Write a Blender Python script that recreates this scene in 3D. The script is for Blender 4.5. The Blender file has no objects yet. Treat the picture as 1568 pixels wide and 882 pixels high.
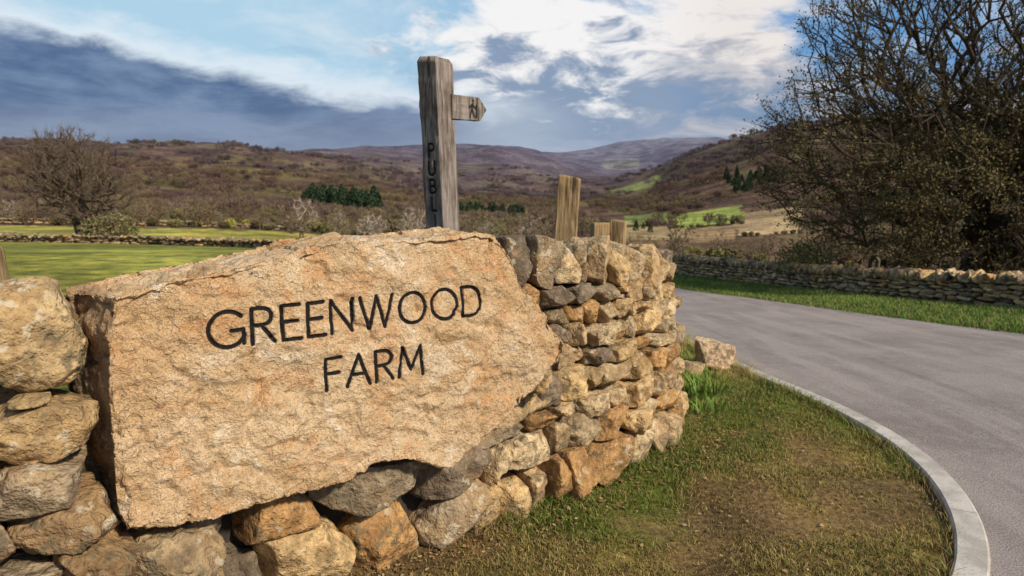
import bpy, bmesh, math, numpy as np
from mathutils import Vector, Matrix
rng=np.random.default_rng(7)
scene=bpy.context.scene
R=math.radians
# ------------------------------------------------------------------ helpers
def _h(ix,iy,iz):
    h=(ix*374761393+iy*668265263+iz*1274126177)&0xffffffff
    h=((h^(h>>13))*1274126177)&0xffffffff
    h=(h^(h>>16))&0xffffff
    return h/float(0xffffff)
def vnoise(P):
    P=np.asarray(P,float); i=np.floor(P).astype(np.int64); f=P-i; f=f*f*(3-2*f)
    x,y,z=i[:,0],i[:,1],i[:,2]; r=0
    for a in (0,1):
        for b in (0,1):
            for c in (0,1):
                w=(f[:,0] if a else 1-f[:,0])*(f[:,1] if b else 1-f[:,1])*(f[:,2] if c else 1-f[:,2])
                r=r+w*_h(x+a,y+b,z+c)
    return r
def fbm(P,o=4,g=.5):
    P=np.asarray(P,float)+137.3; a=1;s=0;t=0
    for k in range(o):
        s=s+a*vnoise(P); t+=a; a*=g; P=P*2.03+11.7
    return s/t
def sm(a,b,x):
    t=np.clip((x-a)/(b-a),0,1); return t*t*(3-2*t)
def mk(name,V,F,mat,col=None,smooth=True,parent=None,extra=None):
    V=np.asarray(V,np.float32); 
    me=bpy.data.meshes.new(name)
    Fs=F if isinstance(F,list) else [F]
    Fs=[np.asarray(f,np.int32) for f in Fs if len(f)]
    me.vertices.add(len(V)); me.vertices.foreach_set('co',V.ravel())
    nl=sum(f.size for f in Fs); nf=sum(len(f) for f in Fs)
    me.loops.add(nl); me.loops.foreach_set('vertex_index',np.concatenate([f.ravel() for f in Fs]))
    me.polygons.add(nf)
    tot=np.concatenate([np.full(len(f),f.shape[1],np.int32) for f in Fs])
    st=np.concatenate([[0],np.cumsum(tot)[:-1]]).astype(np.int32)
    me.polygons.foreach_set('loop_start',st); me.polygons.foreach_set('loop_total',tot)
    me.polygons.foreach_set('use_smooth',np.full(nf,smooth))
    me.update(calc_edges=True); me.validate()
    if col is not None:
        c=np.ones((len(V),4),np.float32); c[:,:3]=col
        a=me.color_attributes.new('Col','FLOAT_COLOR','POINT'); a.data.foreach_set('color',c.ravel())
    if mat: me.materials.append(mat)
    o=bpy.data.objects.new(name,me); scene.collection.objects.link(o)
    if parent: o.parent=parent
    return o
class NT:
    def __init__(s,nt): s.nt=nt; nt.nodes.clear()
    def n(s,t,**k):
        x=s.nt.nodes.new(t)
        for a,b in k.items(): setattr(x,a,b)
        return x
    def l(s,a,b): s.nt.links.new(a,b)
    def put(s,sock,v):
        if isinstance(v,bpy.types.NodeSocket): s.l(v,sock)
        elif isinstance(v,(tuple,list)) and len(v)==3 and sock.type=='RGBA': sock.default_value=(*v,1)
        else: sock.default_value=v
    def m(s,op,a,b=0,c=0):
        x=s.n('ShaderNodeMath',operation=op)
        for i,v in enumerate((a,b,c)): s.put(x.inputs[i],v)
        return x.outputs[0]
    def ss(s,v,a,b,lo=0,hi=1):
        x=s.n('ShaderNodeMapRange',interpolation_type='SMOOTHSTEP'); x.clamp=True
        s.put(x.inputs[0],v); s.put(x.inputs[1],a); s.put(x.inputs[2],b); s.put(x.inputs[3],lo); s.put(x.inputs[4],hi)
        return x.outputs[0]
    def mix(s,f,a,b,mode='MIX'):
        x=s.n('ShaderNodeMix',data_type='RGBA',blend_type=mode)
        s.put(x.inputs[0],f); s.put(x.inputs[6],a); s.put(x.inputs[7],b); return x.outputs[2]
    def noise(s,vec,scale,detail=5,rough=.55,dist=0):
        x=s.n('ShaderNodeTexNoise'); s.l(vec,x.inputs['Vector'])
        x.inputs['Scale'].default_value=scale; x.inputs['Detail'].default_value=detail
        x.inputs['Roughness'].default_value=rough; x.inputs['Distortion'].default_value=dist
        return x.outputs[0]
def newmat(name,rough=.9):
    m=bpy.data.materials.new(name); m.use_nodes=True; t=NT(m.node_tree)
    o=t.n('ShaderNodeOutputMaterial'); b=t.n('ShaderNodeBsdfPrincipled')
    b.inputs['Roughness'].default_value=rough; b.inputs['Specular IOR Level'].default_value=.25
    t.l(b.outputs[0],o.inputs[0]); t.b=b
    t.pos=t.n('ShaderNodeTexCoord').outputs['Object']
    return m,t
def bump(t,h,strength,dist,prev=None):
    x=t.n('ShaderNodeBump'); x.inputs['Strength'].default_value=strength; x.inputs['Distance'].default_value=dist
    t.l(h,x.inputs['Height'])
    if prev is not None: t.l(prev,x.inputs['Normal'])
    return x.outputs[0]
def attr(t,name='Col'):
    return t.n('ShaderNodeAttribute',attribute_name=name)
# ------------------------------------------------------------------ materials
def mat_stone(name,bs=1.0,lichen=.5):
    m,t=newmat(name)
    c=attr(t).outputs['Color']
    n1=t.noise(t.pos,9,4,.65); n2=t.noise(t.pos,45,3,.7); n3=t.noise(t.pos,3.3,2,.6); n4=t.noise(t.pos,22,2,.6)
    c=t.mix(t.ss(n1,.3,.7),t.mix(1,c,(.55,.48,.42),'MULTIPLY'),t.mix(1,c,(1.32,1.24,1.12),'MULTIPLY'))
    c=t.mix(t.ss(n3,.5,.68,0,.45),c,(.44,.27,.11))
    c=t.mix(t.ss(n2,.35,.75,0,.55),c,t.mix(1,c,(.40,.35,.31),'MULTIPLY'))
    c=t.mix(t.m('MULTIPLY',t.ss(n4,.56,.64),t.ss(n3,.45,.6,0,lichen)),c,(.60,.56,.43))
    c=t.mix(t.m('MULTIPLY',t.ss(n4,.52,.40),t.ss(n3,.54,.42,0,.7)),c,(.12,.105,.065))
    t.l(c,t.b.inputs['Base Color'])
    b=bump(t,n1,.8*bs,.06); b=bump(t,n2,.9*bs,.016,b); t.l(b,t.b.inputs['Normal'])
    return m
M_stone=mat_stone('weathered_gritstone')
def mat_boulder():
    m,t=newmat('cut_sandstone')
    n1=t.noise(t.pos,3,4,.6); n2=t.noise(t.pos,18,5,.7); n3=t.noise(t.pos,75,3,.75); n5=t.noise(t.pos,5,4,.6,1.2)
    c=t.mix(t.ss(n1,.38,.62),(.60,.395,.205),(.70,.505,.30))
    c=t.mix(t.ss(n5,.52,.66,0,.65),c,(.62,.325,.14))
    c=t.mix(t.ss(n5,.45,.33,0,.8),c,(.80,.65,.46))
    c=t.mix(t.ss(n2,.43,.30,0,.8),c,(.30,.185,.09))
    c=t.mix(t.ss(n2,.56,.70,0,.6),c,(.85,.71,.52))
    c=t.mix(t.ss(n3,.46,.28,0,.6),c,(.26,.155,.075))
    c=t.mix(t.ss(n3,.58,.74,0,.35),c,(.88,.77,.59))
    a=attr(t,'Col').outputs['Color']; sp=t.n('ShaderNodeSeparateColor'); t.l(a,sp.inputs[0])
    c=t.mix(t.m('MULTIPLY',sp.outputs[1],.6),c,t.mix(1,c,(.42,.40,.40),'MULTIPLY'))  # left flank darkened in the base colour to stand for its shade
    c=t.mix(sp.outputs[0],c,(.016,.014,.014))
    t.l(c,t.b.inputs['Base Color'])
    b=bump(t,n2,1.0,.05); b=bump(t,n3,.8,.011,b); t.l(b,t.b.inputs['Normal'])
    return m
M_boulder=mat_boulder()
def mat_wood(name,dark,light,sc=1):
    m,t=newmat(name,.85)
    mp=t.n('ShaderNodeMapping'); t.l(t.pos,mp.inputs[0]); mp.inputs['Scale'].default_value=(1,1,.06)
    n1=t.noise(mp.outputs[0],60*sc,5,.7); n2=t.noise(t.pos,6,4,.6); n3=t.noise(mp.outputs[0],18,4,.6)
    c=t.mix(t.ss(n1,.3,.7),dark,light)
    c=t.mix(t.ss(n2,.45,.65,0,.6),c,t.mix(1,c,(.5,.46,.40),'MULTIPLY'))
    c=t.mix(t.ss(n3,.42,.34,0,.8),c,(.03,.025,.02))
    a=attr(t,'Col').outputs['Color']; sp=t.n('ShaderNodeSeparateColor'); t.l(a,sp.inputs[0])
    c=t.mix(sp.outputs[0],c,(.012,.011,.010))
    t.l(c,t.b.inputs['Base Color']); b=bump(t,n1,.6,.01); b=bump(t,n3,.5,.02,b); t.l(b,t.b.inputs['Normal'])
    return m
M_oldwood=mat_wood('weathered_oak',(.10,.078,.064),(.34,.29,.25))
M_newwood=mat_wood('treated_timber',(.20,.125,.06),(.44,.31,.155))
def mat_vcol(name,rough=.8,spec=.15):
    m,t=newmat(name,rough); c=attr(t).outputs['Color']
    t.b.inputs['Specular IOR Level'].default_value=spec
    t.l(c,t.b.inputs['Base Color'])
    return m
M_grass=mat_vcol('grass_blades',.7)
M_leaf=mat_vcol('foliage',.8)
M_bark=mat_vcol('bark',.9)
def mat_ground():
    m,t=newmat('ground_cover',.95); t.b.inputs['Specular IOR Level'].default_value=.1
    c=attr(t).outputs['Color']
    n0=t.noise(t.pos,.012,3,.6); n1=t.noise(t.pos,.11,4,.65); n2=t.noise(t.pos,1.6,4,.65); n3=t.noise(t.pos,28,3,.7)
    def mul(c,n,a,b,lo,hi): return t.mix(t.ss(n,a,b),t.mix(1,c,lo,'MULTIPLY'),t.mix(1,c,hi,'MULTIPLY'))
    c=mul(c,n0,.35,.65,(.65,.63,.64),(1.25,1.22,1.2)); c=mul(c,n1,.35,.65,(.65,.65,.65),(1.3,1.28,1.25))
    c=mul(c,n2,.35,.65,(.70,.73,.70),(1.25,1.2,1.1)); c=mul(c,n3,.3,.7,(.55,.55,.55),(1.4,1.35,1.3))
    t.l(c,t.b.inputs['Base Color'])
    b=bump(t,n3,.6,.03); b=bump(t,n1,1,3.5,b); t.l(b,t.b.inputs['Normal'])
    return m
M_ground=mat_ground()
def mat_road():
    m,t=newmat('asphalt',.85)
    n0=t.noise(t.pos,.8,4,.6,.6); n1=t.noise(t.pos,6,4,.6); n2=t.noise(t.pos,110,3,.8)
    mp=t.n('ShaderNodeMapping'); t.l(t.pos,mp.inputs[0]); mp.inputs['Rotation'].default_value=(0,0,R(-35)); mp.inputs['Scale'].default_value=(2.4,.22,1)
    n4=t.noise(mp.outputs[0],1.3,4,.6)
    c=t.mix(t.ss(n0,.3,.7),(.26,.22,.205),(.37,.32,.295))
    c=t.mix(t.ss(n4,.48,.66,0,.5),c,(.46,.40,.36)); c=t.mix(t.ss(n4,.44,.32,0,.5),c,(.19,.165,.155))
    c=t.mix(t.ss(n1,.4,.7,0,.35),c,(.42,.37,.33))
    c=t.mix(t.ss(n2,.35,.65,0,.75),t.mix(1,c,(.55,.55,.55),'MULTIPLY'),t.mix(1,c,(1.45,1.4,1.35),'MULTIPLY'))
    t.l(c,t.b.inputs['Base Color']); b=bump(t,n2,.8,.010); t.l(b,t.b.inputs['Normal']); return m
M_road=mat_road()
def mat_kerb():
    m,t=newmat('concrete_edging',.85); n1=t.noise(t.pos,5,4,.6); n2=t.noise(t.pos,90,4,.7)
    c=t.mix(t.ss(n1,.35,.65),(.38,.34,.29),(.56,.51,.45)); c=t.mix(t.ss(n2,.5,.3,0,.6),c,(.22,.2,.17))
    t.l(c,t.b.inputs['Base Color']); t.l(bump(t,n2,.4,.005),t.b.inputs['Normal']); return m
M_kerb=mat_kerb()
# ------------------------------------------------------------------ terrain height
AZ=np.array([-60,-40,-30,-20,-10,-5,0,5,10,15,20,30,40,60.])
RR=np.array([30,60,110,200,350,600,1000,1600,3000,5500.])
VV=np.array([
[388,371,345,328,316,286,228,215,240,250],
[388,371,345,328,316,286,230,208,235,250],
[388,371,345,330,318,296,246,215,240,250],
[390,375,352,340,327,308,266,226,236,250],
[395,383,370,355,340,325,296,262,230,250],
[398,388,376,360,343,328,305,285,224,250],
[400,392,380,365,345,330,308,288,217,246],
[403,396,390,376,348,333,310,286,250,236],
[405,398,395,382,352,334,310,274,272,214],
[408,400,397,383,350,325,278,227,240,211],
[410,405,400,382,345,310,246,197,216,222],
[420,415,400,370,335,278,208,180,205,230],
[425,420,400,365,320,265,200,180,210,230],
[425,420,400,365,320,265,200,180,210,230]],float)
EE=(290.5-VV)*.00094
def ground_z(x,y,detail=True):
    x=np.atleast_1d(np.asarray(x,float)); y=np.atleast_1d(np.asarray(y,float))
    r=np.hypot(x,y)+1e-6; az=np.degrees(np.arctan2(x,y))
    loc=-.08*(np.sqrt((y-5)**2+.3)+(y-5))*.5
    loc=np.maximum(loc,-3)
    a=np.clip(az,-60,60); lr=np.log(np.clip(r,30,5500)); LR=np.log(RR)
    def tab(a,lr):
        ai=np.clip(np.searchsorted(AZ,a)-1,0,len(AZ)-2); ri=np.clip(np.searchsorted(LR,lr)-1,0,len(LR)-2)
        fa=np.clip((a-AZ[ai])/(AZ[ai+1]-AZ[ai]),0,1); fr=np.clip((lr-LR[ri])/(LR[ri+1]-LR[ri]),0,1)
        return (EE[ai,ri]*(1-fa)+EE[ai+1,ri]*fa)*(1-fr)+(EE[ai,ri+1]*(1-fa)+EE[ai+1,ri+1]*fa)*fr
    e=0
    for da in (-2,-.7,.7,2):
        for dl in (-.10,0,.10):
            e=e+tab(np.clip(a+da,-60,60),np.clip(lr+dl,LR[0],LR[-1]))/12
    far=1.6+e*r*np.maximum(np.cos(np.radians(a)),.45)
    w=sm(17,32,r); z=loc*(1-w)+far*w
    if detail:
        P=np.stack([x,y,0*x],1)
        z=z+(fbm(P/90,4)-.5)*np.clip((r-60)/60,0,1)*np.clip(r/90,0,16)
        z=z+(fbm(P/420+5,4)-.5)*np.clip((r-600)/900,0,1)*np.clip(r*.035,0,90)
        z=z+(fbm(P*1.3,3)-.5)*.05*sm(1.5,3,r)*(1-sm(20,40,r))
    return z
# plan curves -------------------------------------------------------
KERB=np.array([(-8,.4),(-3,1.0),(.2,1.5),(1.3,2.0),(1.75,2.4),(1.97,2.66),(2.14,2.93),(2.36,3.40),(2.49,4.04),(2.43,4.72),(2.30,5.5),(2.22,6.3),(2.18,7.2),(2.15,8.2),(2.0,10),(1.8,14),(1.2,20),(0,30)])
FAR=np.array([(16,-4),(14,0),(8.6,5),(6.75,8.76),(5.95,11.7),(5.3,15.),(4.45,17.8),(3.4,22),(2,30)])
RW=np.array([(17,2),(12.6,6.5),(10.9,9.2),(9.4,12.3),(8.5,14.3),(7.6,17.2),(6.4,20.6),(5.35,23),(4,27),(1.5,33)])
WALLF=np.array([(-3.0,.80),(-1.43,2.0),(-.58,2.68),(-.02,3.12),(.24,3.33),(.55,3.60),(.86,3.93),(1.12,4.3),(1.25,4.75),(1.24,5.3),(1.05,6.2),(.5,8.),(-1,12)])
def smooth_path(P,n):
    P=np.asarray(P,float)
    d=np.concatenate([[0],np.cumsum(np.hypot(*np.diff(P,axis=0).T))]); t=np.linspace(0,d[-1],n)
    Q=np.stack([np.interp(t,d,P[:,k]) for k in range(P.shape[1])],1)
    w=max(1,int(n*.012))
    for _ in range(3):
        pad=np.pad(Q,((w,w),(0,0)),mode='reflect',reflect_type='odd')
        Q=np.stack([np.convolve(pad[:,k],np.ones(2*w+1)/(2*w+1),'valid') for k in range(Q.shape[1])],1)
    return Q
KS=smooth_path(KERB,500); FS=smooth_path(FAR,400)
kerb_x=lambda y: np.interp(y,KS[:,1],KS[:,0])
far_x=lambda y: np.interp(y,FS[:,1],FS[:,0])
rw_x=lambda y: np.interp(y,RW[:,1],RW[:,0])
wall_x=lambda y: np.interp(y,WALLF[:,1],WALLF[:,0])
# ------------------------------------------------------------------ terrain mesh
azs=np.radians(np.concatenate([np.arange(-180,-50,4.),np.arange(-50,50,.22),np.arange(50,180,4.)]))
rs=np.concatenate([[.01],np.geomspace(.6,60,150),np.geomspace(61.5,7500,190)])
A,RD=np.meshgrid(azs,rs,indexing='ij'); X=(RD*np.sin(A)).ravel(); Y=(RD*np.cos(A)).ravel()
Z=ground_z(X,Y)
inroad=(X>kerb_x(Y)+.12)&(X<far_x(Y)-.15)&(Y>-5)&(Y<30)
Z=Z-np.where(inroad,.07,0)
def field_masks(az,r):
    P=np.stack([az*.8,np.log(r)*6,0*r],1); w=(fbm(P,3)-.5)
    L=(az<-8+w*3)&(r>8)&(r<108+w*20+np.clip(-az-30,0,9)*1.5)
    c={}
    c['left']=L
    c['tan1']=(az>8.5+w*2)&(az<14.3)&(r>255)&(r<420+w*120)
    c['grn1']=(az>13.6+w*2)&(az<18.5+w*2)&(r>370+w*80)&(r<600)
    c['tan2']=(az>18+w*3)&(az<23)&(r>270)&(r<500)
    c['tan3']=(az>14.3+w*3)&(az<18)&(r>235)&(r<350+w*80)
    c['grn5']=(az>9+w*2)&(az<12.8)&(r>450)&(r<640+w*90)
    c['grn2']=(az>7.5+w*3)&(az<10.5+w*3)&(r>3300)&(r<4100+w*900)
    c['grn3']=(az>8.2)&(az<11.8+w*4)&(r>1250+w*160)&(r<1480)
    c['grn4']=(az>-28+w*3)&(az<-19)&(r>128)&(r<165)
    return c
azd=np.degrees(np.arctan2(X,Y)); r=np.hypot(X,Y)+1e-4
P=np.stack([X,Y,0*X],1)
nb=fbm(P/60,4); nn=fbm(P/6,4)[:,None]; n1=fbm(P*1.1,4); n2=fbm(P*3.1+7,3)
col=np.tile(np.array([.14,.088,.06]),(len(X),1))
col=np.where((nb>.55)[:,None],np.array([.155,.125,.06]),col)
col=np.where((nb<.42)[:,None],np.array([.095,.06,.048]),col)
fm=field_masks(azd,r)
def setc(m,c):
    global col
    col=np.where(m[:,None],np.array(c),col)
setc((r<60)&(azd>-8),(.20,.14,.075))
setc((r>=60)&(r<260)&(azd>5)&(azd<26),(.19,.13,.075))
setc((r<34)&(azd>-20)&(azd<10),(.16,.20,.045))
nf=fbm(P/5+3,4)[:,None]; nf2=fbm(P/17+3,3)[:,None]
col=np.where(fm['left'][:,None],np.array([.36,.36,.085])*(.6+.8*nf)*(.7+.6*nf2)+np.array([.07,.02,0])*(nf>.53),col)
col=np.where((fm['left']&(r<46))[:,None],np.array([.28,.335,.075])*(.5+1.0*nf)*(.75+.5*nf2)+np.array([.06,.02,0])*(nf2>.52),col)
setc(fm['tan1'],(.42,.33,.17)); setc(fm['tan2'],(.44,.33,.19)); setc(fm['tan3'],(.38,.27,.15)); setc(fm['grn1'],(.34,.42,.10)); setc(fm['grn5'],(.24,.29,.09))
setc(fm['grn2'],(.46,.50,.20)); setc(fm['grn3'],(.28,.34,.11)); setc(fm['grn4'],(.34,.36,.07))
island=(r<14)&(X<kerb_x(Y)+.1)
g=np.array([.12,.16,.03])*(.7+.6*n1[:,None]); br=np.array([.22,.15,.075]); ye=np.array([.26,.215,.065])
ic=g+(ye-g)*sm(.42,.58,n1)[:,None]; ic=ic+(br-ic)*(sm(.46,.61,n2*.5+n1*.5)*sm(5.8,3.6,Y)*.9)[:,None]
col=np.where(island[:,None],ic,col)
verge=(X>far_x(Y)-.2)&(X<rw_x(Y)+.3)&(r<36)
col=np.where(verge[:,None],np.array([.11,.18,.025])*(.6+.8*n1[:,None]),col)
setc((X>rw_x(Y)+.3)&(r<60)&(azd>5),(.20,.15,.08))
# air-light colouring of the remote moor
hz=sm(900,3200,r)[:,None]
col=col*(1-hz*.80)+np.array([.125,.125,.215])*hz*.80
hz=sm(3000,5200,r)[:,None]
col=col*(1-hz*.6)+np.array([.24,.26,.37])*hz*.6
na,nr=len(azs),len(rs)
idx=np.arange(na*nr).reshape(na,nr); nx=np.roll(idx,-1,axis=0)
F=np.stack([idx[:,:-1],idx[:,1:],nx[:,1:],nx[:,:-1]],-1).reshape(-1,4)[:, ::-1]
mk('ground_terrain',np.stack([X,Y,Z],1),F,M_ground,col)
# ------------------------------------------------------------------ road
ys=np.concatenate([np.linspace(-5,1,30),np.linspace(1.1,30,240)]); V=[]
for y in ys:
    a,b=kerb_x(y),far_x(y)+.1
    xs=np.linspace(a,b,14); zz=ground_z(xs,np.full(14,y),False)+.012
    V.append(np.stack([xs,np.full(14,y),zz],1))
V=np.concatenate(V); idx=np.arange(len(V)).reshape(-1,14)
F=np.stack([idx[:-1,:-1],idx[:-1,1:],idx[1:,1:],idx[1:,:-1]],-1).reshape(-1,4)
mk('asphalt_road',V,F,M_road)
K=smooth_path(KERB[2:],1400); dd=np.concatenate([[0],np.cumsum(np.hypot(*np.diff(K,axis=0).T))])
V=[];F=[];s=0
while s<dd[-1]-1:
    L=.9; tt=np.linspace(s+.004,s+L-.004,9); b0=len(V)
    px=np.interp(tt,dd,K[:,0]); py=np.interp(tt,dd,K[:,1])
    tx=np.interp(tt+.05,dd,K[:,0])-np.interp(tt-.05,dd,K[:,0]); ty=np.interp(tt+.05,dd,K[:,1])-np.interp(tt-.05,dd,K[:,1])
    l=np.hypot(tx,ty); tx/=l;ty/=l; jz=rng.normal(0,.002)
    for k in range(9):
        nxv=np.array([-ty[k],tx[k]]); z0=float(ground_z(px[k],py[k],False)[0])+jz
        prof=[(-.055,-.12),(-.055,.030),(-.045,.040),(.065,.040),(.075,.030),(.075,-.12)]
        for (o,h) in prof: V.append((px[k]+nxv[0]*o,py[k]+nxv[1]*o,z0+h))
    for k in range(8):
        for j in range(5):
            a=b0+k*6+j; F.append((a,a+1,a+7,a+6))
    for e in (b0,b0+48):
        F.append((e,e+1,e+4,e+5)); F.append((e+1,e+2,e+3,e+4))
    s+=L
mk('concrete_kerb',V,np.array(F),M_kerb,smooth=False)
# ------------------------------------------------------------------ rocks
_tpl={}
def tpl(n):
    if n in _tpl: return _tpl[n]
    g=np.linspace(-1,1,n+1); P=[];F=[]
    for ax in range(3):
        for sg in (-1,1):
            a,b=np.meshgrid(g,g,indexing='ij'); v=np.zeros((n+1,n+1,3)); v[...,ax]=sg; v[...,(ax+1)%3]=a; v[...,(ax+2)%3]=b
            o=sum(len(p) for p in P); i=np.arange((n+1)**2).reshape(n+1,n+1)+o
            f=np.stack([i[:-1,:-1],i[1:,:-1],i[1:,1:],i[:-1,1:]],-1).reshape(-1,4)
            if sg<0: f=f[:,::-1]
            P.append(v.reshape(-1,3)); F.append(f)
    P=np.concatenate(P); F=np.concatenate(F)
    key=np.round(P*1000).astype(int); u,first,inv=np.unique(key,axis=0,return_index=True,return_inverse=True); inv=inv.ravel()
    _tpl[n]=(P[first],inv[F]); return _tpl[n]
def rock(n,dims,rg,k=10,planes=13,lo=.60,hi=.90):
    P,F=tpl(n); Q=P/((np.abs(P)**k).sum(1)**(1/k))[:,None]
    for _ in range(planes):
        nv=rg.normal(size=3); nv/=np.linalg.norm(nv); sup=np.abs(nv).sum()**.9; d=sup*rg.uniform(lo,hi)*.88
        e=Q@nv-d; Q=Q-np.outer(np.where(e>0,e*.98,0),nv)
    Q=Q/np.abs(Q).max(0)
    return Q*np.array(dims)*.5,F
class Stones:
    def __init__(s): s.V=[];s.F=[];s.C=[];s.n=0
    def add(s,n,c,dims,fr,rg,color,tilt=.06,amp=.08,**k):
        Q,F=rock(n,dims,rg,**k)
        a,b,g=rg.normal(0,tilt,3)
        M=np.array(Matrix.Rotation(a,3,'X')@Matrix.Rotation(b,3,'Y')@Matrix.Rotation(g,3,'Z'))
        Q=Q@M.T
        dirn=Q/np.linalg.norm(Q,axis=1)[:,None]; sz=min(dims)
        off=rg.uniform(0,100,3)
        if n>=5:
            Q=Q+dirn*((fbm(Q/sz*1.7+off,3)-.5)*sz*amp*2.2)[:,None]
            if n>=9:
                rd=1-np.abs(fbm(Q/.06+off,3)*2-1)
                Q=Q+dirn*((fbm(Q/.022+off,2)-.5)*.007+np.minimum(rd-.80,.08)*.035)[:,None]
        W=Q@fr+np.array(c)
        s.V.append(W); s.F.append(F+s.n); s.n+=len(W); s.C.append(np.tile(color,(len(W),1)))
    def make(s,name,mat,parent=None):
        return mk(name,np.concatenate(s.V),np.concatenate(s.F),mat,np.concatenate(s.C),parent=parent)
PAL=np.array([(.54,.40,.21),(.39,.315,.20),(.46,.28,.12),(.58,.47,.30),(.21,.17,.13),(.50,.38,.225),(.31,.255,.18)])
def pick(rg,p=None): return PAL[rg.choice(len(PAL),p=p)]*rg.uniform(.8,1.2)
def frame(t):
    t=np.array([t[0],t[1]])/np.hypot(*t); n=np.array([t[1],-t[0]])
    return np.array([[t[0],t[1],0],[n[0],n[1],0],[0,0,1.]])
def build_wall(S,path,s0,s1,top,courses,lenr,depth,n,rg,prob=None,batter=.06,wob=.02,zfun=None,skip=None,split=.0,mult=1,cm=1.):
    P=smooth_path(path,600); dd=np.concatenate([[0],np.cumsum(np.hypot(*np.diff(P,axis=0).T))])
    at=lambda s:(np.interp(s,dd,P[:,0]),np.interp(s,dd,P[:,1]))
    cs=np.cumsum([0]+list(courses)); H=cs[-1]; s1=min(s1,dd[-1])
    for ci in range(len(courses)):
        s=s0-rg.uniform(0,lenr[0])
        while s<s1:
            big=1.15-.35*ci/len(courses)
            L=rg.uniform(*lenr)*big; sc=s+L/2
            x,y=at(sc); x2,y2=at(sc+.06); x1,y1=at(sc-.06); fr=frame((x2-x1,y2-y1))
            zb=zfun(x,y); tp=top(sc); k=(tp)/H
            w0=(vnoise([[sc*2.6,ci*7.3,1]])[0]-.5)*2*wob; w1=(vnoise([[sc*2.6,(ci+1)*7.3,1]])[0]-.5)*2*wob
            if ci==0: w0=-.03
            z0=zb+cs[ci]*k+w0; z1=zb+cs[ci+1]*k+w1; h=z1-z0
            parts=[(z0,z1)]
            if rg.random()<split: m=z0+h*rg.uniform(.4,.6); parts=[(z0,m),(m,z1)]
            for (a,b) in parts:
                zc=(a+b)/2; ins=batter*(zc-zb)/max(tp,.1)+rg.normal(0,.013*mult)
                dp=depth*rg.uniform(.9,1.1)
                c=np.array([x,y,zc])-fr[1]*(dp/2-.03+ins)
                if skip is None or not skip(c,fr):
                    S.add(n,c,(L*1.04,dp,(b-a)*1.08),fr,rg,pick(rg,prob)*cm,tilt=.06)
            s+=L
    return P,dd,at
rg=np.random.default_rng(21)
OUT=np.array([(-1.360,1.285),(-1.211,1.327),(-1.013,1.348),(-0.839,1.382),(-0.745,1.414),(-0.520,1.428),(-0.413,1.416),(-0.117,1.438),(0.012,1.442),(0.105,1.425),(0.190,1.305),(0.228,1.201),(0.370,1.040),(0.505,0.886),(0.506,0.823),(0.355,0.704),(0.190,0.579),(0.005,0.482),(-0.148,0.411),(-0.259,0.460),(-0.380,0.504),(-0.509,0.510),(-0.606,0.469),(-0.711,0.459),(-0.883,0.470),(-1.063,0.463),(-1.188,0.467),(-1.296,0.479),(-1.378,0.505),(-1.404,0.590),(-1.402,0.78),(-1.400,.98),(-1.385,1.14)])
BP0=np.array([-.13,2.857]); BD=np.array([.798,.603]); BN=np.array([-.603,.798])
def inpoly(s,h,P):
    c=False; j=len(P)-1
    for i in range(len(P)):
        if (P[i][1]>h)!=(P[j][1]>h) and s<(P[j][0]-P[i][0])*(h-P[i][1])/(P[j][1]-P[i][1])+P[i][0]: c=not c
        j=i
    return c
def skip_b(c,fr):
    q=c[:2]-BP0; s=q@BD; w=q@BN; h=c[2]
    ctr=np.array([-.5,.92]); k=.93
    s2=ctr[0]+(s-ctr[0])/k; h2=ctr[1]+(h-ctr[1])/(k-.02)
    if inpoly(s2+.02,h2,OUT) : return w<.45
    if -1.95<s<-1.38 and .33<h<1.45: return True
    if -1.38<s<-1.2 and .42<h<1.45: return True
    return False
S=Stones()
zf=lambda x,y: float(ground_z(x,y,False)[0])
Pm=smooth_path(WALLF,600); ddm=np.concatenate([[0],np.cumsum(np.hypot(*np.diff(Pm,axis=0).T))])
sJ=np.interp(3.06,Pm[:,1],ddm); sL=0.2
pa=[.18,.18,.24,.08,.10,.14,.08]; pb=[.27,.13,.15,.19,.04,.18,.04]
TOP=lambda s:1.13-.105*min(max(s-sJ-.5,0),2.0)
build_wall(S,WALLF,sL,sJ,lambda s:1.04,[.25,.22,.20,.19,.18],(.26,.46),.34,17,rg,pa,.05,.02,zf,skip_b)
build_wall(S,WALLF,sJ,sJ+4.6,TOP,[.20,.16,.13,.145,.11,.12,.09,.10],(.12,.31),.26,14,rg,pb,.12,.03,zf,skip_b,split=.07)
def at(s): return np.interp(s,ddm,Pm[:,0]),np.interp(s,ddm,Pm[:,1])
s=sJ-.02; i=0
while s<sJ+4.2:
    th=rg.uniform(.13,.22); x,y=at(s+th/2); a=at(s+th/2+.06); b=at(s+th/2-.06); fr=frame((a[0]-b[0],a[1]-b[1]))
    tp=TOP(s); hh=rg.uniform(.21,.28)
    c=np.array([x,y,zf(x,y)+tp+hh/2-.035])-fr[1]*(.28)
    q=c[:2]-BP0
    if not (q@BD<.15):
        colr=PAL[[6,4,6,3,1,5,0,3,0,5,0][i%11]]*rg.uniform(.85,1.1)
        S.add(18,c,(th*1.14,.36,hh),fr,rg,colr,tilt=.15,amp=.10); i+=1
    s+=th
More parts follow.
